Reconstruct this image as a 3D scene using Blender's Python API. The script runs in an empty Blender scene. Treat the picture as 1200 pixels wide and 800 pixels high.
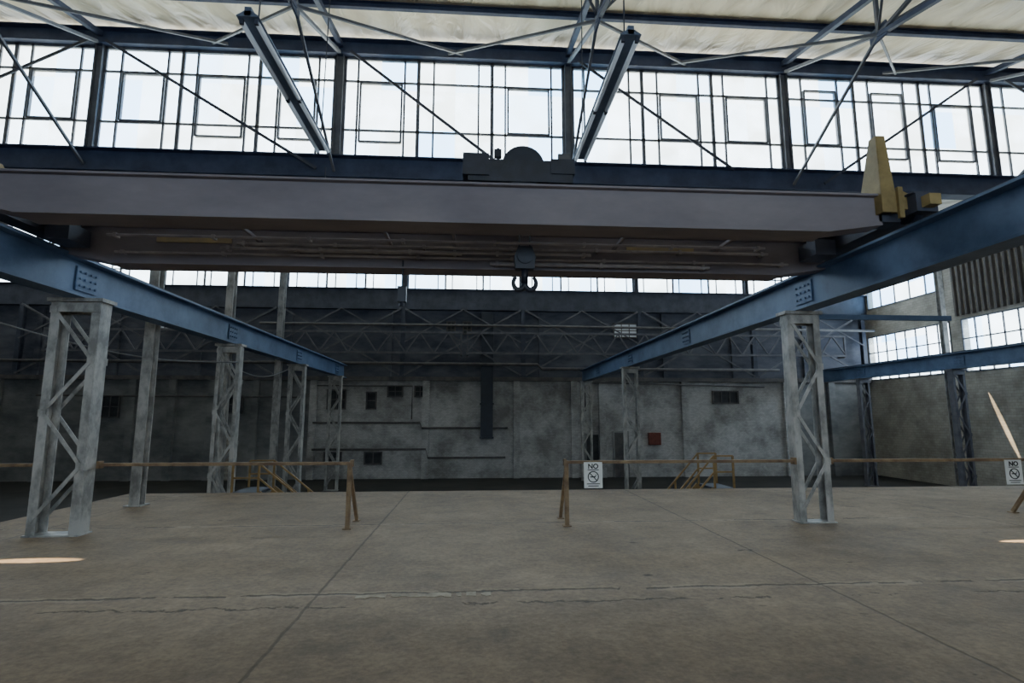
import bpy, math, random, bmesh
from mathutils import Vector as V, Quaternion
random.seed(4)
C = bpy.context.scene.collection

# ------------------------------------------------------------ materials
def new_mat(name):
    m = bpy.data.materials.new(name); m.use_nodes = True
    nt = m.node_tree
    return m, nt, nt.nodes.get('Principled BSDF')

def paint(name, c1, c2, scale=3.0, rough=0.6, metal=0.0, bump=0.0, stretch=(1,1,1), lo=0.35, hi=0.65, coords='Object', spec=0.5):
    m, nt, b = new_mat(name)
    N = nt.nodes; L = nt.links
    tc = N.new('ShaderNodeTexCoord'); mp = N.new('ShaderNodeMapping'); mp.inputs['Scale'].default_value = stretch
    L.new(tc.outputs[coords], mp.inputs[0])
    n = N.new('ShaderNodeTexNoise'); n.inputs['Scale'].default_value = scale; n.inputs['Detail'].default_value = 6; n.inputs['Roughness'].default_value = 0.65
    L.new(mp.outputs[0], n.inputs['Vector'])
    r = N.new('ShaderNodeValToRGB')
    r.color_ramp.elements[0].position = lo; r.color_ramp.elements[0].color = (*c1, 1)
    r.color_ramp.elements[1].position = hi; r.color_ramp.elements[1].color = (*c2, 1)
    L.new(n.outputs['Fac'], r.inputs[0]); L.new(r.outputs[0], b.inputs['Base Color'])
    b.inputs['Roughness'].default_value = rough; b.inputs['Metallic'].default_value = metal
    b.inputs['Specular IOR Level'].default_value = spec
    if bump > 0:
        bp = N.new('ShaderNodeBump'); bp.inputs['Strength'].default_value = bump; bp.inputs['Distance'].default_value = 0.05
        L.new(n.outputs['Fac'], bp.inputs['Height']); L.new(bp.outputs[0], b.inputs['Normal'])
    return m

M = {}
M['grey']   = paint('grey_steel_paint', (.24,.235,.225), (.52,.50,.475), 4.5, .5, stretch=(1,1,.6), lo=.38, hi=.6)
M['blue']   = paint('blue_runway_paint', (.055,.095,.18), (.115,.185,.32), 1.3, .5)
M['navy']   = paint('navy_roof_steel', (.028,.038,.082), (.055,.075,.145), 2.0, .6)
M['postc']  = paint('grey_window_post', (.09,.095,.12), (.17,.175,.20), 2.0, .6)
M['dark']   = paint('dark_steel', (.03,.035,.055), (.065,.072,.105), 2.0, .6)
M['crane']  = paint('hazed_faded_crane_paint', (.165,.145,.165), (.245,.215,.235), 1.2, .6, stretch=(.4,1,1), spec=.3)  # faded paint, with a mauve tint in the colour standing in for haze
M['conduit']= paint('pale_dusty_conduit', (.22,.20,.215), (.36,.33,.34), 3, .6)
M['yellow'] = paint('yellow_crane_paint', (.22,.155,.06), (.37,.27,.11), 3, .6)
M['worn']   = paint('worn_yellow_patch', (.28,.22,.15), (.44,.33,.15), 2, .55)
M['rust']   = paint('rusty_rail_paint', (.14,.08,.045), (.32,.22,.12), 5, .7)
M['orange'] = paint('dull_yellow_rail_paint', (.22,.13,.045), (.38,.24,.09), 4, .6)
M['black']  = paint('black_iron', (.007,.009,.016), (.018,.021,.038), 4, .5)
M['frame']  = paint('window_frame_paint', (.09,.095,.12), (.17,.175,.20), 3, .6)
M['wallup'] = paint('hazed_dark_upper_wall', (.05,.055,.078), (.13,.135,.165), .6, .9, stretch=(1,1,2.5))  # dark wall colour lifted towards blue to imitate haze
M['walldim']= paint('shade_toned_lower_wall', (.13,.132,.14), (.30,.295,.29), .5, .9, stretch=(1,1,2))  # darker tone paints in the shade on the outer far wall
M['lamp']   = paint('lamp_housing', (.08,.11,.17), (.15,.19,.27), 3, .4)
M['white']  = paint('sign_white', (.78,.78,.76), (.86,.86,.84), 6, .5)
M['ink']    = paint('sign_ink', (.01,.01,.01), (.02,.02,.02), 6, .5)
M['red']    = paint('red_cabinet_paint', (.13,.03,.02), (.20,.05,.035), 6, .5)
M['duct']   = paint('dark_blue_duct', (.005,.008,.018), (.010,.016,.032), 3, .5)
M['door']   = paint('old_door_paint', (.02,.02,.025), (.05,.05,.055), 3, .7)
M['pipe']   = paint('dusty_pipe', (.075,.07,.075), (.15,.135,.13), 3, .7)
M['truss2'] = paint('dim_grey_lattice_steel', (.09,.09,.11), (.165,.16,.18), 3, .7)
M['clad']   = paint('brown_cladding', (.06,.048,.045), (.11,.09,.08), 2, .7, stretch=(1,1,.3))
M['cable']  = paint('cable_sheath', (.16,.16,.17), (.24,.24,.25), 3, .6)
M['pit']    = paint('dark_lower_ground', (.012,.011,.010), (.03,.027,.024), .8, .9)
M['patch']  = paint('mortar_patch', (.25,.20,.14), (.46,.38,.28), 9, .85)

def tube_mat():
    m,nt,b=new_mat('unlit_tube_added_glow'); b.inputs['Base Color'].default_value=(.82,.86,.9,1); b.inputs['Roughness'].default_value=.2
    b.inputs['Emission Color'].default_value=(.7,.82,1,1); b.inputs['Emission Strength'].default_value=.05; return m  # tubes are off; weak emission stands in for light passing through the glass
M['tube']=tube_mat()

def block_wall(name,c1,c2,mo,scale,axis,dirt=.62):
    m, nt, b = new_mat(name); N=nt.nodes; L=nt.links
    tc=N.new('ShaderNodeTexCoord'); sp=N.new('ShaderNodeSeparateXYZ'); cb=N.new('ShaderNodeCombineXYZ')
    L.new(tc.outputs['Object'],sp.inputs[0]); L.new(sp.outputs[axis],cb.inputs[0]); L.new(sp.outputs[2],cb.inputs[1])
    br=N.new('ShaderNodeTexBrick'); br.inputs['Scale'].default_value=scale; br.inputs['Mortar Size'].default_value=.012
    br.inputs['Color1'].default_value=(*c1,1); br.inputs['Color2'].default_value=(*c2,1); br.inputs['Mortar'].default_value=(*mo,1)
    L.new(cb.outputs[0],br.inputs[0])
    n=N.new('ShaderNodeTexNoise'); n.inputs['Scale'].default_value=.8; n.inputs['Detail'].default_value=9; n.inputs['Roughness'].default_value=.65; L.new(tc.outputs['Object'],n.inputs['Vector'])
    r=N.new('ShaderNodeValToRGB'); r.color_ramp.elements[0].position=.36; r.color_ramp.elements[0].color=(dirt,dirt*.98,dirt*.96,1); r.color_ramp.elements[1].position=.58; r.color_ramp.elements[1].color=(1,1,1,1)
    L.new(n.outputs['Fac'],r.inputs[0])
    mx=N.new('ShaderNodeMix'); mx.data_type='RGBA'; mx.blend_type='MULTIPLY'; mx.inputs['Factor'].default_value=1
    L.new(br.outputs['Color'],mx.inputs['A']); L.new(r.outputs[0],mx.inputs['B']); L.new(mx.outputs['Result'],b.inputs['Base Color'])
    b.inputs['Roughness'].default_value=.9
    return m
M['brick']=block_wall('whitewashed_brick',(.56,.545,.54),(.45,.435,.43),(.32,.31,.305),4.0,0,.5)
M['wallin']=block_wall('beige_block_wall',(.50,.46,.40),(.42,.385,.33),(.33,.30,.26),2.2,1,.62)

def mathf(nt):
    N=nt.nodes; L=nt.links
    def math_(op,a,bv=None,c=None):
        x=N.new('ShaderNodeMath'); x.operation=op
        for i,q in enumerate((a,bv,c)):
            if q is None: continue
            if isinstance(q,(int,float)): x.inputs[i].default_value=q
            else: L.new(q,x.inputs[i])
        return x.outputs[0]
    return math_
def floor_mat():
    m, nt, b = new_mat('worn_concrete_floor'); N=nt.nodes; L=nt.links
    math_=mathf(nt)
    tc=N.new('ShaderNodeTexCoord')
    def noise(s,d=6,r=.6,off=0,st=(1,1,1)):
        mp=N.new('ShaderNodeMapping'); mp.inputs['Location'].default_value=(off,off*.7,0); mp.inputs['Scale'].default_value=st; L.new(tc.outputs['Object'],mp.inputs[0])
        n=N.new('ShaderNodeTexNoise'); n.inputs['Scale'].default_value=s; n.inputs['Detail'].default_value=d; n.inputs['Roughness'].default_value=r; L.new(mp.outputs[0],n.inputs['Vector']); return n.outputs['Fac']
    wob=math_('MULTIPLY',math_('SUBTRACT',noise(3.5,8,.7),.5),.2)
    sp=N.new('ShaderNodeSeparateXYZ'); L.new(tc.outputs['Object'],sp.inputs[0])
    x=math_('ADD',sp.outputs[0],math_('MULTIPLY',wob,.3)); y=math_('ADD',sp.outputs[1],wob)
    jx=math_('ABSOLUTE',math_('SUBTRACT',math_('FLOORED_MODULO',math_('ADD',x,1.41+2.385),4.77),2.385))
    jy=math_('ABSOLUTE',math_('SUBTRACT',math_('FLOORED_MODULO',math_('ADD',y,-5.35+1.65),3.3),1.65))
    def soft(d,w):
        r=N.new('ShaderNodeMapRange'); L.new(d,r.inputs[0]); r.inputs['From Min'].default_value=w*.4; r.inputs['From Max'].default_value=w; r.inputs['To Min'].default_value=1; r.inputs['To Max'].default_value=0; return r.outputs[0]
    jn=math_('MAXIMUM',math_('MULTIPLY',soft(jx,.017),.7),math_('MULTIPLY',soft(jy,.028),math_('GREATER_THAN',noise(1.2,5,.6,31),.42)))
    j2=math_('MULTIPLY',soft(math_('ABSOLUTE',math_('SUBTRACT',math_('ADD',y,math_('MULTIPLY',wob,.7)),5.02)),.018),math_('GREATER_THAN',noise(.9,5,.6,44),.5))
    jn=math_('MAXIMUM',jn,j2)
    def ramp(f,p0,c0,p1,c1):
        r=N.new('ShaderNodeValToRGB'); e=r.color_ramp.elements; e[0].position=p0; e[0].color=(*c0,1); e[1].position=p1; e[1].color=(*c1,1); L.new(f,r.inputs[0]); return r.outputs[0]
    def mix(f,a,bb,mode='MIX'):
        mx=N.new('ShaderNodeMix'); mx.data_type='RGBA'; mx.blend_type=mode
        if isinstance(f,(int,float)): mx.inputs['Factor'].default_value=f
        else: L.new(f,mx.inputs['Factor'])
        for s,q in (('A',a),('B',bb)):
            if isinstance(q,tuple): mx.inputs[s].default_value=(*q,1)
            else: L.new(q,mx.inputs[s])
        return mx.outputs['Result']
    base=ramp(noise(.5,10,.7),.34,(.215,.158,.105),.66,(.40,.30,.205))
    st=noise(2.6,10,.8,3)
    base=mix(1.0,base,ramp(st,.36,(.66,.64,.62),.58,(1,1,1)),'MULTIPLY')
    base=mix(1.0,base,ramp(noise(1.5,7,.65,23,(1,2.0,1)),.285,(.25,.23,.22),.345,(1,1,1)),'MULTIPLY')
    base=mix(1.0,base,ramp(noise(18,5,.7,5),.35,(.76,.75,.74),.62,(1.08,1.07,1.05)),'MULTIPLY')
    pale=math_('MULTIPLY',math_('LESS_THAN',jy,math_('MULTIPLY',noise(5,7,.7,2),.13)),math_('GREATER_THAN',noise(.9,4,.6,14),.47))
    base=mix(math_('MULTIPLY',pale,.4),base,(.44,.34,.24))
    base=mix(math_('MULTIPLY',jn,.75),base,(.035,.028,.022))
    L.new(base,b.inputs['Base Color'])
    rr=N.new('ShaderNodeMapRange'); rr.inputs['To Min'].default_value=.5; rr.inputs['To Max'].default_value=.9
    L.new(st,rr.inputs[0]); L.new(rr.outputs[0],b.inputs['Roughness'])
    b.inputs['Specular Tint'].default_value=(1,.88,.76,1); b.inputs['Specular IOR Level'].default_value=.45
    bp=N.new('ShaderNodeBump'); bp.inputs['Strength'].default_value=.6; bp.inputs['Distance'].default_value=.02
    L.new(math_('SUBTRACT',st,jn),bp.inputs['Height']); L.new(bp.outputs[0],b.inputs['Normal'])
    return m
M['floor']=floor_mat()

def ceil_mat():
    m, nt, b = new_mat('wrinkled_cream_insulation'); N=nt.nodes; L=nt.links; math_=mathf(nt)
    tc=N.new('ShaderNodeTexCoord'); mp=N.new('ShaderNodeMapping'); mp.inputs['Scale'].default_value=(1,.3,1); mp.inputs['Rotation'].default_value=(0,0,.3); L.new(tc.outputs['Object'],mp.inputs[0])
    n=N.new('ShaderNodeTexNoise'); n.inputs['Scale'].default_value=2.2; n.inputs['Detail'].default_value=3; n.inputs['Distortion'].default_value=.9; L.new(mp.outputs[0],n.inputs['Vector'])
    w=N.new('ShaderNodeTexWave'); w.bands_direction='X'; w.inputs['Scale'].default_value=.42; w.inputs['Distortion'].default_value=4; w.inputs['Detail'].default_value=2; w.inputs['Detail Scale'].default_value=.6
    L.new(mp.outputs[0],w.inputs[0])
    h=math_('ADD',math_('MULTIPLY',w.outputs['Fac'],.4),n.outputs['Fac'])
    r=N.new('ShaderNodeValToRGB'); e=r.color_ramp.elements; e[0].color=(.66,.55,.38,1); e[0].position=.35; e[1].position=.85; e[1].color=(.88,.77,.57,1)
    L.new(h,r.inputs[0]); L.new(r.outputs[0],b.inputs['Base Color']); b.inputs['Roughness'].default_value=.5
    bp=N.new('ShaderNodeBump'); bp.inputs['Strength'].default_value=.8; bp.inputs['Distance'].default_value=.22; L.new(h,bp.inputs['Height']); L.new(bp.outputs[0],b.inputs['Normal'])
    return m
M['ceil']=ceil_mat()

def glass_mat():
    m, nt, b = new_mat('dirty_window_glass'); N=nt.nodes; L=nt.links; math_=mathf(nt)
    N.remove(b); out=[x for x in N if x.type=='OUTPUT_MATERIAL'][0]
    tc=N.new('ShaderNodeTexCoord'); n=N.new('ShaderNodeTexNoise'); n.inputs['Scale'].default_value=1.3; n.inputs['Detail'].default_value=6; L.new(tc.outputs['Object'],n.inputs['Vector'])
    sp=N.new('ShaderNodeSeparateXYZ'); L.new(tc.outputs['Object'],sp.inputs[0])
    cb=N.new('ShaderNodeCombineXYZ'); L.new(math_('FLOOR',math_('DIVIDE',sp.outputs[0],.9417)),cb.inputs[0]); L.new(math_('FLOOR',math_('DIVIDE',sp.outputs[1],.9)),cb.inputs[1]); L.new(math_('FLOOR',math_('DIVIDE',math_('ADD',sp.outputs[2],.25),1.06)),cb.inputs[2])
    oi=N.new('ShaderNodeObjectInfo'); va=N.new('ShaderNodeVectorMath'); va.operation='ADD'; L.new(cb.outputs[0],va.inputs[0]); L.new(oi.outputs['Location'],va.inputs[1])
    wn_=N.new('ShaderNodeTexWhiteNoise'); L.new(va.outputs[0],wn_.inputs['Vector'])
    t=N.new('ShaderNodeBsdfTransparent'); r=N.new('ShaderNodeValToRGB'); e=r.color_ramp.elements; e[0].color=(.38,.60,.84,1); e[1].color=(.94,.97,1,1); e[1].position=.6; L.new(wn_.outputs['Value'],r.inputs[0]); L.new(r.outputs[0],t.inputs[0])
    tr=N.new('ShaderNodeBsdfTranslucent'); tr.inputs[0].default_value=(.75,.76,.70,1)
    f=math_('MULTIPLY',n.outputs['Fac'],math_('ADD',wn_.outputs['Value'],.5))
    mr=N.new('ShaderNodeMapRange'); mr.inputs['From Min'].default_value=.3; mr.inputs['From Max'].default_value=.8; mr.inputs['To Min'].default_value=.03; mr.inputs['To Max'].default_value=.75
    L.new(f,mr.inputs[0]); mx=N.new('ShaderNodeMixShader'); L.new(mr.outputs[0],mx.inputs[0]); L.new(t.outputs[0],mx.inputs[1]); L.new(tr.outputs[0],mx.inputs[2]); L.new(mx.outputs[0],out.inputs[0])
    return m
M['glass']=glass_mat()
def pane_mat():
    m, nt, b = new_mat('daylight_glow_pane')
    b.inputs['Base Color'].default_value=(.5,.53,.55,1); b.inputs['Emission Color'].default_value=(.8,.9,1,1); b.inputs['Emission Strength'].default_value=.12  # emission puts the daylight glow into the pane itself
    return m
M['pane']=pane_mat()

# ------------------------------------------------------------ mesh builder
class MB:
    def __init__(s): s.v=[]; s.f=[]; s.mi=[]; s.cur=0
    def _add(s,vs,fs):
        o=len(s.v); s.v+= [V(p) for p in vs]
        for f in fs: s.f.append([i+o for i in f]); s.mi.append(s.cur)
    def box(s,x0,x1,y0,y1,z0,z1):
        s._add([(x0,y0,z0),(x1,y0,z0),(x1,y1,z0),(x0,y1,z0),(x0,y0,z1),(x1,y0,z1),(x1,y1,z1),(x0,y1,z1)],
               [(3,2,1,0),(4,5,6,7),(0,1,5,4),(1,2,6,5),(2,3,7,6),(3,0,4,7)]); return s
    def fr(s,p1,p2,up):
        p1=V(p1);p2=V(p2); d=(p2-p1).normalized(); up=V(up)
        if abs(d.dot(up))>.98: up=V((0,1,0)) if abs(d.y)<.9 else V((1,0,0))
        sd=d.cross(up).normalized(); u=sd.cross(d).normalized(); return p1,p2,d,sd,u
    def bar(s,p1,p2,w,h,up=(0,0,1),off=(0,0)):
        p1,p2,d,sd,u=s.fr(p1,p2,up); vs=[]
        for p in (p1,p2):
            q=p+sd*off[0]+u*off[1]
            vs+=[q-sd*w/2-u*h/2,q+sd*w/2-u*h/2,q+sd*w/2+u*h/2,q-sd*w/2+u*h/2]
        s._add(vs,[(0,1,2,3),(7,6,5,4),(0,4,5,1),(1,5,6,2),(2,6,7,3),(3,7,4,0)]); return s
    def ibeam(s,p1,p2,D,W,tf=.02,tw=.015,up=(0,0,1)):
        s.bar(p1,p2,W,tf,up,(0,D/2-tf/2)); s.bar(p1,p2,W,tf,up,(0,-D/2+tf/2)); s.bar(p1,p2,tw,D-2*tf,up); return s
    def tube(s,p1,p2,r,n=12,r2=None):
        p1,p2,d,sd,u=s.fr(p1,p2,(0,0,1)); r2=r if r2 is None else r2; vs=[]
        for p,rr in ((p1,r),(p2,r2)):
            for i in range(n):
                a=2*math.pi*i/n; vs.append(p+sd*math.cos(a)*rr+u*math.sin(a)*rr)
        fs=[(i,(i+1)%n,n+(i+1)%n,n+i) for i in range(n)]+[tuple(range(n))[::-1],tuple(range(n,2*n))]
        s._add(vs,fs); return s
    def prism(s,poly,ex):
        n=len(poly); ex=V(ex); P=[V(p) for p in poly]
        s._add(P+[p+ex for p in P],[tuple(range(n)),tuple(range(n,2*n))[::-1]]+[(i,n+i,n+(i+1)%n,(i+1)%n) for i in range(n)]); return s
    def path(s,pts,r,n=8):
        P=[V(p) for p in pts]; m=len(P); rr=r if isinstance(r,(list,tuple)) else [r]*m; vs=[]; pn=None
        for k,p in enumerate(P):
            d=(P[min(k+1,m-1)]-P[max(k-1,0)]).normalized()
            if pn is None: pn=V((0,0,1)) if abs(d.z)<.9 else V((0,1,0))
            nn=(pn-d*pn.dot(d)).normalized(); pn=nn; bb=d.cross(nn)
            for i in range(n):
                a=2*math.pi*i/n; vs.append(p+nn*math.cos(a)*rr[k]+bb*math.sin(a)*rr[k])
        fs=[(k*n+i,k*n+(i+1)%n,(k+1)*n+(i+1)%n,(k+1)*n+i) for k in range(m-1) for i in range(n)]
        fs+=[tuple(range(n))[::-1],tuple(range((m-1)*n,m*n))]; s._add(vs,fs); return s
    def build(s,name,mat,origin=(0,0,0),parent=None,smooth=False,label=None):
        me=bpy.data.meshes.new(name); o=V(origin)
        me.from_pydata([tuple(p-o) for p in s.v],[],s.f)
        mats=mat if isinstance(mat,list) else [mat]
        for q in mats: me.materials.append(M[q])
        for p,mi in zip(me.polygons,s.mi): p.material_index=mi
        bm=bmesh.new(); bm.from_mesh(me); bmesh.ops.recalc_face_normals(bm,faces=bm.faces); bm.to_mesh(me); bm.free()
        if smooth:
            for p in me.polygons: p.use_smooth=len(p.vertices)==4
        ob=bpy.data.objects.new(name,me); C.objects.link(ob)
        if parent is not None:
            ob.parent=parent; ob.location=o-V(parent['_o'])
        else: ob.location=o
        if label: ob['label']=label
        return ob

def thing(ob,label,cat,group=None):
    ob['label']=label; ob['category']=cat
    if group: ob['group']=group
    return ob
def empty(name,o,label,cat,group=None):
    e=bpy.data.objects.new(name,None); C.objects.link(e); e.location=o; e.empty_display_size=.2
    e['_o']=list(o); return thing(e,label,cat,group)
def struct(ob): ob['kind']='structure'; return ob

# ------------------------------------------------------------ layout constants
XL,XR,X2=-5.70,5.25,17.0
YC=13.1
YB=27.0
ZL=-1.3
MAJ=[-15.14,-9.31,-3.48,2.35,8.18,14.01,19.84]
PX0=-7.27; PY1=12.4; XW=20.4; XLW=-24.0; YR=-8.0

# ------------------------------------------------------------ shell
struct(MB().box(PX0,XW,YR,PY1,ZL,0).build('floor','floor'))
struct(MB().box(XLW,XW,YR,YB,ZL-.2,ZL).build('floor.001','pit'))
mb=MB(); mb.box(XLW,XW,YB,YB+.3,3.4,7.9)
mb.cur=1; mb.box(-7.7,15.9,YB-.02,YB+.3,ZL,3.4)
mb.cur=2; mb.box(XLW,-7.7,YB,YB+.3,ZL,3.4); mb.box(15.9,XW,YB,YB+.3,ZL,3.4)  # outer lower zones: shade put into the wall colour
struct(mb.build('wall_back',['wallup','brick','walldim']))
mb=MB(); mb.box(XLW,XW,YR-.3,YR,ZL,3.1); mb.box(XLW,XW,YR-.3,YR,5.8,6.7); mb.box(XLW,-7,YR-.3,YR,3.1,5.8); mb.box(9,XW,YR-.3,YR,3.1,5.8)
struct(mb.build('wall_front','walldim'))
mb=MB()
mb.box(XW,XW+.3,YR,13.1,ZL,0); mb.prism([(XW,YR,0),(XW,13.1,0),(XW,13.1,11.1),(XW,YR,6.6)],(.3,0,0))
mb.box(XW,XW+.3,13.1,YB+.3,ZL,3.45)
for a,b in ((13.1,14),(21.3,21.9),(26.8,27.3)): mb.box(XW,XW+.3,a,b,3.45,5.7)
mb.box(XW,XW+.3,13.1,YB+.3,5.7,7.1)
mb.prism([(XW,13.1,7.1),(XW,22,7.1),(XW,22,9.75),(XW,13.1,7.6)],(.3,0,0))
mb.prism([(XW,22,8.2),(XW,26.6,8.2),(XW,26.6,10.9),(XW,22,9.75)],(.3,0,0)); mb.box(XW,XW+.3,26.6,27.3,7.1,10.9)
struct(mb.build('wall_right','wallin'))
mb=MB(); mb.prism([(XLW,YR,ZL),(XLW,13.1,ZL),(XLW,13.1,11.1),(XLW,YR,6.6)],(-.3,0,0)); mb.prism([(XLW,13.1,ZL),(XLW,YB+.3,ZL),(XLW,YB+.3,11),(XLW,13.1,7.6)],(-.3,0,0))
struct(mb.build('wall_left','walldim'))
def zc(y): return 11.3-.22*(13.1-y)
mb=MB(); mb.prism([(XLW,YR,zc(YR)),(XLW,13.3,zc(13.3)),(XLW,13.3,zc(13.3)+.15),(XLW,YR,zc(YR)+.15)],(XW-XLW,0,0))
struct(mb.build('ceiling','ceil'))
def zc2(y): return 7.75+(y-13.3)*(11.2-7.75)/(27.2-13.3)
mb=MB(); mb.prism([(XLW,13.3,zc2(13.3)),(XLW,27.3,zc2(27.3)),(XLW,27.3,zc2(27.3)+.15),(XLW,13.3,zc2(13.3)+.15)],(XW-XLW,0,0))
struct(mb.build('ceiling.001','ceil'))
mb=MB(); y=13.3
while y<21.5:
    mb.prism([(XW-.02,y,5.85),(XW-.09,y+.05,5.85),(XW-.09,y+.13,5.85),(XW-.02,y+.18,5.85)],(0,0,1.9+max(0,(y-13.3)*.22))); y+=.26
struct(mb.build('trim_1','clad'))
mb=MB(); xs=[-1.05+.045*i for i in range(29)]
top=[(x,5.31+random.uniform(-.04,.03),0.001) for x in xs]; bot=[(x,5.21+random.uniform(-.02,.035),0.001) for x in xs]
for i in range(28):
    if random.random()<.9: mb.prism([bot[i],bot[i+1],top[i+1],top[i]],(0,0,.005))
struct(mb.build('trim_2','patch'))

# ------------------------------------------------------------ windows
wn=[0]
def window(p0,u,W,z0,z1,cols,rows,thick=.05,cas=()):
    wn[0]+=1; p0=V(p0); u=V(u); n=V((0,0,1)).cross(u); mb=MB()
    def P(x,z): return (p0.x+u.x*x,p0.y+u.y*x,z)
    for x,w in cols: mb.bar(P(x,z0),P(x,z1),w,thick,up=n)
    for z,w in rows: mb.bar(P(0,z),P(W,z),thick,w)
    for xa,xb_,za,zb in cas:
        t=.042
        for x in (xa,xb_): mb.bar(P(x,za),P(x,zb),t,thick+.03,up=n)
        for z in (za,zb): mb.bar(P(xa,z),P(xb_,z),thick+.03,t)
    fr=mb.build('window_%d'%wn[0],'frame',p0); fr['_o']=list(p0); struct(fr)
    g=MB(); a=V(P(0,z0));b=V(P(W,z0)); off=n*.012
    g._add([a+off,b+off,b+off+V((0,0,z1-z0)),a+off+V((0,0,z1-z0))],[(0,1,2,3)])
    g.build('window_glass','glass',p0,fr); return fr
def bay(W,z):
    c=[(.03,.08)]; cas=[]; U=W/3
    for i in range(3):
        o=i*U; k=random.uniform(-.04,.04); e=.36+random.uniform(-.05,.09)
        c+=[(o+e+k,.045),(o+U-e+k,.045),(o+U-(.03 if i==2 else 0),.085)]
        if random.random()<.75: cas.append((o+e+.07+k,o+U-e-.07+k,z[1]+random.choice((.04,.04,-.3)),z[2]+random.choice((-.04,-.04,.25))))
    return c,cas
rows1=[(8.03,.07),(8.74,.045),(10.06,.045),(10.69,.07)]
for i in range(6):
    x=MAJ[i]+.09; W=5.83-.18; c,cas=bay(W,(0,8.74,10.06))
    window((x,YC,8.0),(1,0,0),W,8.0,10.72,c,rows1,cas=cas)
xb=-20.97
for i in range(7):
    c,cas=bay(5.65,(0,8.7,9.9)); window((xb+i*5.83+.09,26.9,7.9),(1,0,0),5.65,7.9,10.7,c,[(7.93,.07),(8.7,.05),(9.9,.05),(10.68,.07)],thick=.06)
def sidecols(W,s): 
    k=int(W/s); return [(j*W/k,.05) for j in range(k+1)]
window((XW,21.3,3.45),(0,-1,0),7.3,3.45,5.7,sidecols(7.3,.6),[(3.48,.06),(4.15,.04),(4.85,.05),(5.67,.06)])
window((XW,26.8,3.45),(0,-1,0),4.9,3.45,5.7,sidecols(4.9,.6),[(3.48,.06),(4.15,.04),(4.85,.05),(5.67,.06)])
window((XW,26.6,7.1),(0,-1,0),4.6,7.1,8.2,sidecols(4.6,.8),[(7.13,.06),(8.17,.06)])
window((-7,YR,3.1),(1,0,0),16,3.1,5.8,sidecols(16,.9),[(3.13,.06),(4.4,.05),(5.77,.06)])  # unseen window behind the camera, added and sized for frontal fill light

# ------------------------------------------------------------ roof steel
g='clerestory beams'
def xbeam(name,y,z0,z1,w,mat,label,x0=XLW,x1=XW,group=g):
    return thing(MB().ibeam((x0,y,(z0+z1)/2),(x1,y,(z0+z1)/2),z1-z0,w,.03,.02).build(name,mat,((x0+x1)/2,y,z0)),label,'steel beam',group)
xbeam('roof_beam',YC-.02,10.72,11.15,.32,'navy','navy painted steel beam above the clerestory glazing')
xbeam('roof_beam',YC-.02,7.42,8.0,.34,'navy','dark navy steel beam below the clerestory glazing')
xbeam('roof_beam',26.8,10.7,11.1,.3,'dark','dark steel beam above the far clerestory')
xbeam('roof_beam',26.75,6.85,7.9,.34,'dark','deep dark steel beam below the far clerestory windows')
for y in (11.4,9.7,8.0,6.3):
    z=zc(y); xbeam('roof_purlin',y,z-.17,z-.01,.10,'navy','slim navy steel purlin under the cream roof lining',group='roof purlins')
for x in MAJ[:6]:
    thing(MB().ibeam((x,YC-.02,8.0),(x,YC-.02,10.72),.18,.17,.02,.02,up=(1,0,0)).build('clerestory_post','postc',(x,YC,8.0)),'grey steel post between clerestory windows','steel post','clerestory posts')
for i in range(8):
    x=xb+i*5.83
    if x<20: thing(MB().ibeam((x,26.85,7.9),(x,26.85,10.7),.18,.17,.02,.02,up=(1,0,0)).build('clerestory_post','dark',(x,26.85,7.9)),'dark steel post between far clerestory windows','steel post','far clerestory posts')
def truss(x):
    o=(x,9.67,9.4); e=empty('roof_truss',o,'navy steel angle roof truss below the cream roof lining','roof truss','roof trusses')
    N=V((x,9.67,9.35)); T=V((x,12.9,10.72)); B=V((x,12.9,7.55))
    MB().bar((x,13.0,zc(13)-.28),(x,-1,zc(-1)-.28),.11,.13).build('top_chord','navy',o,e)
    MB().bar(N,(x,-1,6.6),.09,.09).build('bottom_chord','navy',o,e)
    for p,q,w in ((N,T,.07),(N,B,.055),(N,(x,9.67,zc(9.67)-.3),.07),(N,(x,7.2,zc(7.2)-.3),.07),((x,7.2,zc(7.2)-.3),(x,6.2,8.45),.06)):
        MB().bar(p,q,w,w).build('web_member','postc',o,e)
    MB().box(x-.02,x+.02,9.45,9.9,9.22,9.52).build('gusset_plate','navy',o,e)
    for s in (-1,1):
        MB().bar(N,(x+s*3.1,12.9,10.80),.045,.06).build('sway_brace','postc',o,e)
        MB().bar(N+V((0,0,.1)),(x+s*1.6,7.2,zc(7.2)-.2),.045,.05).build('sway_brace','postc',o,e)
for x in MAJ[:6]: truss(x)
def diag(p,q,w=.07):
    thing(MB().bar(p,q,w,.03,up=(0,1,0)).build('diagonal_brace','dark',p),'dark steel diagonal brace crossing the clerestory windows','steel brace','clerestory braces')
Yd=YC-.22
diag((-9.1,Yd,10.75),(-3.9,Yd,7.6)); diag((-3.2,Yd,10.75),(.5,Yd,7.9)); diag((2.6,Yd,10.75),(6.6,Yd,7.9)); diag((13.6,Yd,10.75),(9.0,Yd,7.6)); diag((-9.5,Yd,10.75),(-14.5,Yd,7.9))
diag((14.4,Yd,10.75),(19,Yd,7.9))

for k,(x,y,z0,z1) in enumerate(((-6.15,10.75,0,6.05),(-6.35,14.4,ZL,7.9),(-6.35,18.1,ZL,8.9),(18.0,19.6,ZL,9.2))):
    mb=MB().ibeam((x,y,z0),(x,y,z1),.2,.18,.02,.02,up=(0,1,0)); mb.box(x-.15,x+.15,y-.15,y+.15,z0,z0+.02); mb.box(x-.12,x+.12,y-.12,y+.12,z1-.02,z1)
    thing(mb.build('roof_column','grey',(x,y,z0)),'slim grey steel H-section roof column on a base plate','steel column','slim roof columns')

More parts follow.
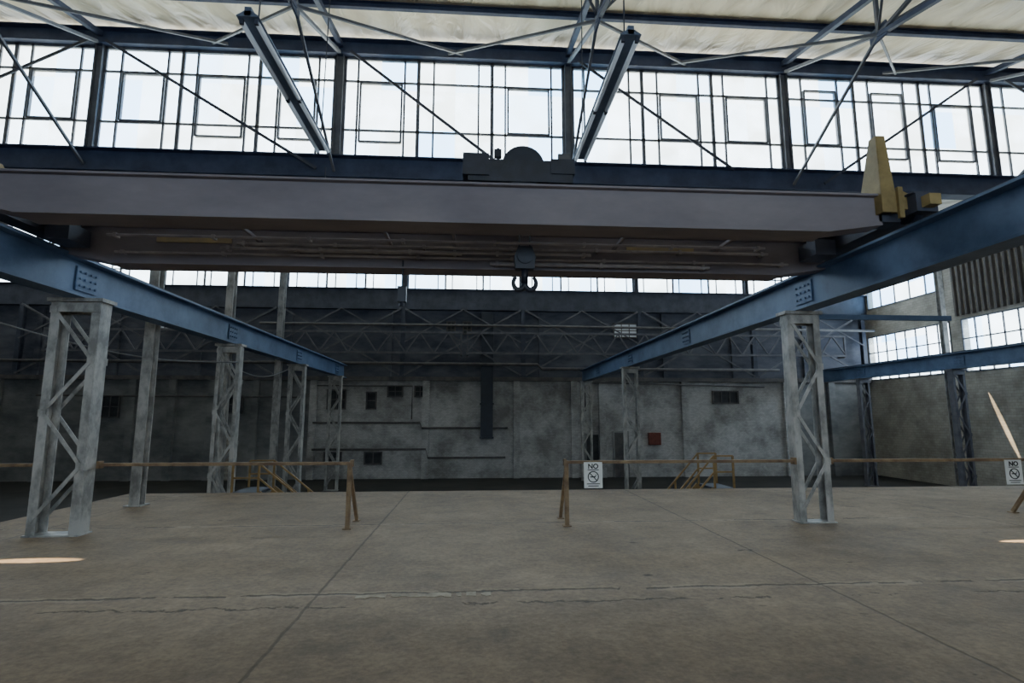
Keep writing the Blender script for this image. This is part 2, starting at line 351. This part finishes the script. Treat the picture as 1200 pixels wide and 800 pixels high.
# ------------------------------------------------------------ runway beams + rails
def runway(x,y0,y1,label):
    o=(x,(y0+y1)/2,3.29); e=empty('crane_runway_beam',o,label,'steel beam','crane runway beams')
    mb=MB().ibeam((x,y0,3.57),(x,y1,3.57),.56,.30,.03,.02); 
    mb.build('girder_web','blue',o,e)
    MB().bar((x,y0,3.88),(x,y1,3.88),.06,.06).build('crane_rail','dark',o,e)
    s=1 if x<0 else -1
    mb=MB()
    for yc in (8.2,13.1,18.0,22.9):
        if y0<yc<y1:
            xx=x+s*.02
            mb.box(min(xx,xx+s*.015),max(xx,xx+s*.015),yc-.22,yc+.22,3.40,3.74)
            for a in (-.16,-.06,.06,.16):
                for z in (3.47,3.57,3.67): mb.tube((xx+s*.015,yc+a,z),(xx+s*.04,yc+a,z),.018,6)
    mb.build('splice_plate','blue',o,e)
runway(XL,-3.5,24.2,'blue painted steel crane runway beam carried on grey lattice columns')
runway(XR,-3.5,26.4,'blue painted steel crane runway beam carrying the crane')
runway(X2,9,26.4,'blue steel runway beam of the neighbouring bay')

# ------------------------------------------------------------ lattice columns
def column(x,y,z0,w=.50,d=.20,lab='grey painted lattice steel column under the crane runway',mat='grey',fw=.08):
    o=(x,y,z0); e=empty('lattice_column',o,lab,'steel column','lattice crane columns'); z1=3.29
    for s in (-1,1):
        xx=x+s*w/2
        mb=MB(); mb.bar((xx,y,z0+.02),(xx,y,z1-.05),.018,d,up=(0,1,0))
        for t in (-1,1): mb.bar((xx-s*fw*.44,y+t*d/2,z0+.02),(xx-s*fw*.44,y+t*d/2,z1-.05),fw,.016,up=(0,1,0))
        mb.build('column_leg',mat,o,e)
    for t in (-1,1):
        mb=MB(); yy=y+t*(d/2+.018); n=max(3,int(round((z1-z0-.4)/.68))); h=(z1-z0-.35)/n; zz=z0+.2
        for i in range(n):
            s=1 if (i%2==0) else -1
            mb.bar((x-s*(w/2-.04),yy,zz),(x+s*(w/2-.04),yy,zz+h),.012,.05,up=V((1,0,0)))
            mb.box(x+s*(w/2-.04)-.05,x+s*(w/2-.04)+.05,yy-.012,yy+.012,zz+h-.06,zz+h+.04)
            zz+=h
        mb.box(x-w/2,x+w/2,yy-.006,yy+.006,z1-.20,z1-.06)
        mb.build('lacing',mat,o,e)
    MB().box(x-w/2-.03,x+w/2+.03,y-d/2-.04,y+d/2+.04,z0,z0+.02).build('base_plate',mat,o,e)
    MB().box(x-w/2-.05,x+w/2+.05,y-d/2-.05,y+d/2+.05,z1-.05,z1).build('cap_plate',mat,o,e)
column(XL,8.2,0,w=.66,d=.22,fw=.12); column(XR,8.4,0,w=.52,d=.18,fw=.10)
for y in (13.1,18.0,22.9): column(XL,y,ZL)
for y in (18.2,25.6): column(XR,y,ZL)
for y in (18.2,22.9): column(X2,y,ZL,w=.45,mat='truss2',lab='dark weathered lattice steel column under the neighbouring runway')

# ------------------------------------------------------------ overhead crane
co=(.5,6.95,3.91)
cr=empty('overhead_crane',co,'faded double-girder travelling bridge crane spanning two blue runway beams','crane')
xa=XL+.02
for gy,zb,zt,xc in ((6.15,3.80,4.24,4.9),(7.75,3.70,4.20,XR-.02)):
    mb=MB()
    prof=[(xa,zb+.14),(xa+.7,zb),(xc-.7,zb),(xc,zb+.10),(xc,zt),(xa,zt)]
    mb.prism([(a,gy-.13,z) for a,z in prof],(0,.26,0))
    mb.box(xa,xc,gy-.20,gy+.20,zt,zt+.025); mb.box(xa+.7,xc-.7,gy-.19,gy+.19,zb-.02,zb)
    mb.build('bridge_girder','crane',co,cr,label='faded khaki-brown box girder')
    MB().bar((xa,gy,zt+.045),(xc,gy,zt+.045),.05,.04).build('trolley_rail','dark',co,cr)
for s,x in ((-1,XL),(1,XR)):
    et=MB(); et.box(x-.13,x+.13,5.75,8.4,3.98,4.2); et.box(x-.16,x+.16,5.75,8.4,4.2,4.22)
    if s>0: et.box(4.86,x-.12,6.02,6.28,3.94,4.14)
    t=et.build('end_truck','dark' ,co,cr); t['_o']=list(co)
    for yy in (6.0,8.05):
        MB().tube((x-.05,yy,4.06),(x+.05,yy,4.06),.15,20).build('wheel','black',co,t)
    for y0,y1 in ((5.63,5.75),(8.4,8.52)):
        MB().box(x-.07,x+.07,y0,y1,4.02,4.15).build('buffer','yellow',co,t)
    if s>0:
        mb=MB()
        mb.prism([(4.82,5.90,4.02),(5.02,5.90,4.02),(4.93,5.90,4.98),(4.83,5.90,4.98)],(0,.025,0))
        mb.prism([(4.82,5.91,4.02),(4.82,6.26,4.02),(4.82,6.26,4.30),(4.82,6.02,4.98),(4.82,5.91,4.98)],(.025,0,0))
        mb.prism([(5.02,5.88,4.30),(5.02,5.88,4.05),(5.38,5.88,4.05),(5.38,5.88,4.14)],(0,.30,0))
        mb.box(5.0,5.06,5.86,5.90,3.94,4.32)
        mb.build('end_bracket','yellow',co,cr,label='dull olive yellow slanted upright end bracket')
    else:
        MB().prism([(-5.36,5.98,4.265),(-5.36,6.36,4.265),(-5.36,6.2,4.42),(-5.36,6.04,4.42)],(.03,0,0)).build('end_bracket','yellow',co,cr,label='low dull yellow end bracket')
    MB().tube((x-s*.16,7.3,4.2),(x-s*.45,7.3,4.2),.11,16).build('travel_motor','black',co,cr,smooth=True)
    MB().box(min(x-s*.2,x-s*.5),max(x-s*.2,x-s*.5),7.1,7.5,3.86,4.08).build('gear_case','dark',co,cr)
for yy,z,x0,x1,r in ((7.54,3.98,-3.3,4.3,.022),(7.54,3.90,-2.6,-.2,.03),(7.54,3.83,-4.9,4.6,.018),(7.54,3.76,.2,3.4,.028),(7.30,3.84,-3.4,1.6,.02),(6.9,3.86,-4.6,3.9,.018)):
    mb=MB().tube((x0,yy,z),(x1,yy,z),r,8)
    n=int((x1-x0)/1.2)
    for i in range(n+1):
        xx=x0+.1+i*(x1-x0-.2)/max(n,1); mb.box(xx-.02,xx+.02,yy-r-.008,yy+r+.05,z-r-.008,z+r+.008)
    mb.build('conduit','conduit',co,cr)
for x in (-3.0,-1.2,-.3,2.0,3.5):
    MB().box(x-.02,x+.02,6.25,7.65,4.00,4.04).build('cross_brace','crane',co,cr)
for x0 in (-4.4,2.2):
    MB().box(x0,x0+1.0,7.59,7.615,4.0,4.08).build('marking_plate','worn',co,cr)
tr=MB(); tr.box(-.10,1.12,5.98,6.10,4.30,4.56); tr.box(-.10,1.12,7.80,7.92,4.28,4.5); tr.box(-.10,-.02,6.1,7.8,4.32,4.46); tr.box(1.04,1.12,6.1,7.8,4.32,4.46)
tr.box(-.16,.14,5.95,6.3,4.36,4.62); tr.box(.86,1.14,5.96,6.25,4.40,4.58)
tro=tr.build('hoist_trolley','black',co,cr,label='dark hoist trolley riding on the girders'); tro['_o']=list(co)
MB().tube((.2,6.85,4.55),(.95,6.85,4.55),.20,24).build('rope_drum','black',co,tro,smooth=True)
MB().tube((.54,6.0,4.50),(.54,6.62,4.50),.25,28).build('hoist_motor','duct',co,tro,smooth=True)
MB().box(.82,1.05,6.35,6.75,4.42,4.66).build('gearbox','black',co,tro)
mb=MB(); mb.tube((.26,6.3,4.5),(.26,6.3,4.86),.02,8); mb.box(.21,.30,6.27,6.33,4.74,4.84); mb.build('limit_switch','black',co,tro)
MB().box(1.0,1.15,6.3,6.34,4.54,4.82).build('trolley_guard','pipe',co,tro)
for yy in (6.15,7.75):
    for xx in (.08,.92): MB().tube((xx,yy-.03,4.36),(xx,yy+.03,4.36),.08,16).build('trolley_wheel','black',co,tro)
hx,hy=.64,6.95
mb=MB()
for dx in (-.07,.07): mb.tube((hx+dx,hy,3.80),(hx+dx,hy,4.45),.008,6)
mb.build('hoist_rope','black',co,cr)
mb=MB(); mb.prism([(hx-.12,hy-.07,3.52),(hx-.14,hy-.07,3.68),(hx-.09,hy-.07,3.82),(hx+.09,hy-.07,3.82),(hx+.14,hy-.07,3.68),(hx+.12,hy-.07,3.52)],(0,.14,0))
hb=mb.build('hook_block','black',co,cr); hb['_o']=list(co)
MB().tube((hx,hy-.1,3.68),(hx,hy+.1,3.68),.10,20).build('sheave','duct',co,hb,smooth=True)
mb=MB(); mb.tube((hx,hy,3.34),(hx,hy,3.55),.045,10)
for s in (-1,1):
    pts=[];rs=[]
    for i in range(13):
        pts.append((hx+s*(.075+.075*math.cos(math.radians(180+i*20))),hy,3.34-.09*math.sin(math.radians(i*20)))); rs.append(.042-.0016*i)
    mb.path(pts,rs,8)
mb.build('ramshorn_hook','black',co,hb,smooth=True)
mb=MB(); mb.tube((-1.03,7.6,3.4),(-1.03,7.6,3.80),.012,6); mb.box(-1.09,-.97,7.55,7.65,3.20,3.42); mb.tube((-1.03,7.6,3.14),(-1.03,7.6,3.22),.035,8)
mb.build('pendant_control','black',co,cr,label='small dark pendant hanging from the girder')

# ------------------------------------------------------------ strip lights
for x in (-3.12,2.17):
    o=(x,8.85,7.0); e=empty('strip_light',o,'long narrow twin-tube strip light hung on rods from the roof','ceiling light','hanging strip lights')
    mb=MB(); mb.box(x-.045,x+.045,6.95,10.75,6.99,7.12); mb.prism([(x-.15,6.95,6.99),(x-.05,6.95,7.06),(x+.05,6.95,7.06),(x+.15,6.95,6.99),(x+.15,6.95,6.98),(x-.15,6.95,6.98)],(0,3.8,0)); mb.build('lamp_housing','lamp',o,e)
    for dx in (-.10,.10):
        for k in range(2):
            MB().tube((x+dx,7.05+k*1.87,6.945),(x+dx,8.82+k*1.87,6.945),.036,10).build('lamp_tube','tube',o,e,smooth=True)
            for yy in (7.02,8.84): MB().box(x+dx-.025,x+dx+.025,yy+k*1.87-.02,yy+k*1.87+.02,6.91,6.99).build('lamp_holder','dark',o,e)
    for yy in (7.3,10.5):
        MB().tube((x,yy,7.09),(x+.05,yy,zc(yy)-.1),.012,6).build('hanger_rod','dark',o,e)
thing(MB().bar((-3.6,12.6,7.5),(-3.6,12.6,5.6),.03,.03).build('hanging_rod','dark',(-3.6,12.6,7.5)),'thin dark rod hanging under the clerestory beam','rod')

# ------------------------------------------------------------ guard rails
def guard(x0,x1,ends,lab):
    o=((x0+x1)/2,8.35,0); e=empty('guard_rail',o,lab,'railing','guard rails')
    mb=MB(); mb.bar((x0,8.35,.93),(x1,8.35,.93),.06,.045); mb.box(x0-.01,x0+.03,8.30,8.40,.88,.98); mb.box(x1-.03,x1+.01,8.30,8.40,.88,.98); mb.build('top_rail','rust',o,e)
    for x in ends:
        mb=MB(); mb.bar((x,8.35,0),(x,8.35,.91),.06,.06,up=(0,1,0)); mb.box(x-.06,x+.06,8.29,8.41,0,.012); mb.build('rail_post','rust',o,e)
        mb=MB(); mb.bar((x,8.38,.85),(x,8.98,.02),.045,.05); mb.box(x-.05,x+.05,8.92,9.04,0,.012); mb.build('rail_brace','rust',o,e)
guard(-7.22,-6.06,[-7.18],'rusty steel guard rail joined to the lattice column')
guard(-5.34,-1.78,[-1.82],'rusty steel guard rail with a braced end post at the gap')
guard(1.36,4.97,[1.39],'rusty steel guard rail hung with a white warning sign')
guard(5.54,9.17,[9.14],'rusty steel guard rail running from the lattice column')

def sign(xc):
    o=(xc,8.30,.75); e=empty('warning_sign',o,'white NO warning sign with prohibition symbol on the guard rail','sign','warning signs')
    MB().box(xc-.14,xc+.14,8.303,8.312,.55,.93).build('sign_board','white',o,e)
    mb=MB()
    for i in range(24):
        a=2*math.pi*i/24;b=2*math.pi*(i+1)/24; r=.078
        mb.bar((xc+r*math.cos(a),8.300,.715+r*math.sin(a)),(xc+r*math.cos(b),8.300,.715+r*math.sin(b)),.014,.006,up=(0,1,0))
    mb.bar((xc-.055,8.300,.77),(xc+.055,8.300,.66),.013,.006,up=(0,1,0))
    mb.bar((xc-.045,8.301,.715),(xc+.035,8.301,.715),.016,.004,up=(0,1,0)); mb.bar((xc+.03,8.301,.72),(xc+.045,8.301,.75),.008,.004,up=(0,1,0))
    mb.build('prohibition_symbol','ink',o,e)
    mb=MB()
    for z,w in ((.818,.085),(.612,.10),(.582,.08)): mb.bar((xc-w,8.301,z),(xc+w,8.301,z),.012,.003,up=(0,1,0))
    mb.build('small_print','ink',o,e)
    cu=bpy.data.curves.new('sign_text','FONT'); cu.body='NO'; cu.size=.10; cu.align_x='CENTER'; cu.extrude=.002; cu.offset=.003
    t0=bpy.data.objects.new('tmp_text',cu); C.objects.link(t0); bpy.context.view_layer.update()
    me=bpy.data.meshes.new_from_object(t0.evaluated_get(bpy.context.evaluated_depsgraph_get())); bpy.data.objects.remove(t0)
    me.materials.clear(); me.materials.append(M['ink'])
    t=bpy.data.objects.new('sign_text',me); C.objects.link(t); t.parent=e
    t.location=(0,-.001,.087); t.rotation_euler=(math.pi/2,0,0)
sign(1.79); sign(8.55)

# ------------------------------------------------------------ stairs down from the platform
def stair(xt,s,lab,H,run,top=.6):
    o=(xt,12.95,ZL); e=empty('metal_stair',o,lab,'stairs','stairs to lower ground')
    n=7; rise=1.3/n
    mb=MB()
    mb.box(min(xt-s*top,xt),max(xt-s*top,xt),12.42,13.4,-.05,0)
    for i in range(1,n):
        a=xt+s*(i-1)*run; mb.box(min(a,a+s*run),max(a,a+s*run),12.5,13.35,-i*rise-.03,-i*rise)
    mb.build('treads','dark',o,e)
    for yy in (12.47,13.38):
        MB().bar((xt,yy,-.05),(xt+s*n*run,yy,ZL+.02),.03,.18).build('stringer','orange',o,e)
        mb=MB()
        for zz in (H,H*.5):
            mb.bar((xt-s*top,yy,zz),(xt,yy,zz),.035,.035); mb.bar((xt,yy,zz),(xt+s*n*run,yy,zz-1.3),.035,.035)
        for q,z in ((-top,0),(0,0),(n*run/2,-.65),(n*run-.03,-1.28)):
            mb.bar((xt+s*q,yy,z-.05),(xt+s*q,yy,z+H),.04,.04,up=(0,1,0))
        mb.build('stair_handrail','orange',o,e)
stair(-4.65,1,'dull yellow railed metal stair beside the platform edge',.60,.23,.55)
stair(5.5,-1,'dull orange-yellow railed metal stair at the platform edge',.72,.17,.45)

# ------------------------------------------------------------ far wall details
Yw=YB-.02
tn=[2]
def trim(mb,mat):
    tn[0]+=1; struct(mb.build('trim_%d'%tn[0],mat))
for x in (-22,-20,-18,-16,-14.2,-12.4,-10.4,-7.7,-2.35,2.05,4.9,6.3,10.5,15.8,18.2):
    trim(MB().box(x-.16,x+.16,Yw-.2,Yw,ZL,3.4),'brick' if -8<x<16 else 'walldim')
for x in (-20.5,-17,-13.2,-9,-4.2,3.3,9.6,13.2,17):
    trim(MB().box(x-.12,x+.12,Yw-.12,Yw+.01,3.56,6.9),'wallup')
trim(MB().box(XLW,XW,Yw-.22,Yw,3.36,3.56),'pipe')
def pipe(pts,r,lab): thing(MB().path(pts,r,8).build('wall_pipe','pipe',pts[0],smooth=True),lab,'pipe','pipes along the far wall')
pipe([(-7.6,26.6,1.35),(-2.6,26.6,1.35),(-2.5,26.6,1.1),(1.6,26.6,1.1)],.05,'dusty pipe stepping along the white brick wall')
pipe([(-7.6,26.65,.1),(-2.3,26.65,.1),(-2.2,26.65,-.3),(1.5,26.65,-.3)],.05,'dusty low pipe along the white brick wall')
pipe([(-22,25.95,4.15),(3,25.95,4.1),(3.2,25.95,3.9),(15,25.95,3.9)],.07,'dusty pipe above the painted brick')
pipe([(-10,25.8,5.95),(20,25.8,5.9)],.06,'long dusty overhead pipe on the far wall')
pipe([(5.4,26.55,1.9),(5.4,26.55,3.3),(14.5,26.55,3.1)],.04,'thin pipe turning along the brick wall')
pipe([(-20,26.5,2.6),(-8.2,26.5,2.55),(-8.1,26.5,-1.2)],.04,'thin pipe dropping down the shade-toned wall')
pipe([(-7.5,26.7,3.1),(-3.0,26.7,3.1),(-3.0,26.7,1.5)],.03,'thin pipe dropping down the white brick wall')
for i in range(8):
    x=-20.97+i*5.83
    thing(MB().ibeam((x,26.45,3.6),(x,26.45,6.85),.24,.2,.02,.02,up=(0,1,0)).build('wall_column','dark',(x,26.45,3.6)),'dark steel stub column on the far wall ledge','steel column','far wall columns')
for i in range(7):
    x=-20.97+i*5.83
    a=MB(); a.bar((x+.1,26.2,6.8),(x+5.7,26.2,3.6),.05,.08); a.bar((x+5.7,26.25,6.8),(x+.1,26.25,3.6),.05,.08); a.bar((x+.1,26.22,5.2),(x+2.9,26.22,6.8),.04,.06); a.bar((x+5.7,26.22,5.2),(x+2.9,26.22,6.8),.04,.06)
    thing(a.build('cross_bracing','truss2',(x+2.9,26.3,5.3)),'thin steel cross bracing between wall columns','steel brace','far wall cross bracing')
for k in range(4):
    x0=-19.0+k*9.3; x1=x0+9.1; y=25.2; a=MB()
    for z in (4.55,5.5): a.bar((x0,y,z),(x1,y,z),.09,.09)
    n=7
    for i in range(n):
        xa_=x0+(x1-x0)*i/n; xb_=x0+(x1-x0)*(i+.5)/n; xc_=x0+(x1-x0)*(i+1)/n
        a.bar((xa_,y,4.55),(xb_,y,5.5),.06,.06); a.bar((xb_,y,5.5),(xc_,y,4.55),.06,.06)
    for xx in (x0+.05,x1-.05): a.bar((xx,y,4.5),(xx,25.75,4.5),.08,.08); a.bar((xx,y,4.5),(xx,y,5.55),.08,.08,up=(0,1,0))
    thing(a.build('lattice_girder','truss2',(x0,y,4.5)),'dim grey zigzag lattice girder spanning before the far wall','lattice girder','far lattice girders')
def wopen(i,x0,x1,z0,z1,mat,nx=2,nz=2):
    mb=MB(); y=Yw-.06
    for x in (x0,x1): mb.box(x-.03,x+.03,y-.04,Yw+.01,z0,z1)
    for z in (z0,z1): mb.box(x0-.03,x1+.03,y-.04,Yw+.01,z-.03,z+.03)
    for k in range(1,nx): mb.box(x0+(x1-x0)*k/nx-.02,x0+(x1-x0)*k/nx+.02,y-.02,Yw,z0,z1)
    for k in range(1,nz): mb.box(x0,x1,y-.02,Yw,z0+(z1-z0)*k/nz-.02,z0+(z1-z0)*k/nz+.02)
    mb.cur=1; mb.box(x0,x1,y+.02,Yw+.01,z0,z1)
    struct(mb.build('window_%d'%i,['pipe',mat]))
wopen(30,-7.05,-6.2,2.0,2.9,'door'); wopen(31,-5.2,-4.75,2.0,2.8,'door',1,2); wopen(32,-4.2,-3.5,2.6,3.1,'door'); wopen(33,-7.1,-6.3,-.6,-.05,'door')
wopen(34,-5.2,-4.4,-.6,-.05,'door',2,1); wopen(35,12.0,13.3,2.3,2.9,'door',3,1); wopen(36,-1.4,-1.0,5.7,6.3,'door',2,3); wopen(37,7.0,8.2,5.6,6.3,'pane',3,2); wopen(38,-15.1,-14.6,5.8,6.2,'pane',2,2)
wopen(39,-2.9,-2.4,2.6,3.1,'door'); wopen(41,-.6,-.2,5.7,6.3,'door',2,3); wopen(42,-17.4,-16.6,1.6,2.6,'door'); wopen(43,-11.8,-11.0,1.8,2.6,'door')
def door(i,x0,x1,z1,mat='door'):
    mb=MB(); mb.box(x0,x1,Yw-.05,Yw+.01,ZL,z1)
    for k in range(1,6): mb.box(x0+(x1-x0)*k/6-.015,x0+(x1-x0)*k/6+.015,Yw-.065,Yw-.04,ZL+.1,z1-.1)
    mb.cur=1; mb.box(x0-.07,x0,Yw-.07,Yw+.01,ZL,z1+.07); mb.box(x1,x1+.07,Yw-.07,Yw+.01,ZL,z1+.07); mb.box(x0,x1,Yw-.07,Yw+.01,z1,z1+.07)
    struct(mb.build('door_%d'%i,[mat,'walldim']))
door(1,5.5,6.1,.75); door(2,6.9,7.55,.85,'pipe'); door(3,-12.0,-11.3,.8,'wallin')
MBd=MB().box(.30,.88,26.35,26.95,.6,6.7); MBd.box(.26,.92,26.32,26.98,2.2,2.28); MBd.box(.26,.92,26.32,26.98,4.2,4.28); MBd.box(.26,.92,26.32,26.98,.6,.68)
thing(MBd.build('ventilation_duct','duct',(.6,26.7,.6)),'tall dark blue rectangular duct against the far wall','duct')
o=(8.9,26.8,.2); e=empty('fire_hose_cabinet',o,'small dull red fire hose cabinet mounted on white brick wall','cabinet')
MB().box(8.6,9.2,26.78,Yw,.25,.85).build('cabinet_body','red',o,e); MB().box(8.64,9.16,26.75,26.78,.29,.81).build('cabinet_door','red',o,e)

def cable(a,b,sag):
    pts=[V(a).lerp(V(b),t/14)-V((0,0,sag*math.sin(math.pi*t/14))) for t in range(15)]
    thing(MB().path(pts,.014,6).build('slack_cable','cable',pts[0],smooth=True),'thin slack cable strung to the lattice column','cable','slack cables')
cable((-7.6,8.9,3.12),(-5.42,12.85,2.85),.22)
cable((-6.3,14.2,3.0),(-5.95,17.8,3.1),.3)
thing(MB().bar((XR+.2,8.4,3.22),(XR+2.6,8.4,3.22),.06,.08).build('tie_bar','blue',(XR,8.4,3.22)),'short blue steel tie bar off the column head','steel bar')

# ------------------------------------------------------------ world, lights, camera
w=bpy.data.worlds.new('World'); bpy.context.scene.world=w; w.use_nodes=True
bg=w.node_tree.nodes['Background']; bg.inputs[0].default_value=(.76,.89,1.0,1); bg.inputs[1].default_value=9.5
def portal(x,y,z,sx,sy,rot):
    l=bpy.data.lights.new('portal','AREA'); l.shape='RECTANGLE'; l.size=sx; l.size_y=sy; l.cycles.is_portal=True
    ob=bpy.data.objects.new('portal_light',l); C.objects.link(ob); ob.location=(x,y,z); ob.rotation_euler=rot
portal(2.3,YC+.1,9.36,35,2.75,(math.radians(-90),0,0))
portal(-1,YB+.1,9.3,44,2.8,(math.radians(-90),0,0))
portal(XW+.35,20.3,4.6,13.4,2.3,(math.radians(90),0,math.radians(90)))
portal(1,YR-.35,4.45,16,2.7,(math.radians(90),0,0))
def spot(loc,tgt,e,ang,sx=1,sy=1,roll=0,blend=.15):
    l=bpy.data.lights.new('added_sun_spot','SPOT'); l.energy=e; l.spot_size=math.radians(ang); l.spot_blend=blend; l.color=(1,.82,.55); l.shadow_soft_size=.01  # spot lamp added inside the hall to imitate a patch of sunlight
    ob=bpy.data.objects.new('added_sun_spot_light',l); C.objects.link(ob); ob.location=loc; d=V(tgt)-V(loc)
    q=d.to_track_quat('-Z','Y') @ Quaternion((0,0,1),math.radians(roll)); ob.rotation_euler=q.to_euler(); ob.scale=(sx,sy,1)
spot((-4.95,6.95,3.4),(-4.95,6.8,0),2400,19,1,.2,0,.4)
spot((7.3,7.6,7.0),(7.3,6.95,0),13000,8,1,.16,0,.3)
spot((12,20.9,4.2),(20.4,20.0,1.35),9000,17,.07,1,22,.1)
cam=bpy.data.cameras.new('Camera'); co_=bpy.data.objects.new('Camera',cam); C.objects.link(co_)
cam.sensor_width=36; cam.lens=19.2; co_.location=(0,0,1.6); cam.clip_start=.05
co_.rotation_euler=(math.radians(90+7.9),0,math.radians(-3.9))
bpy.context.scene.camera=co_
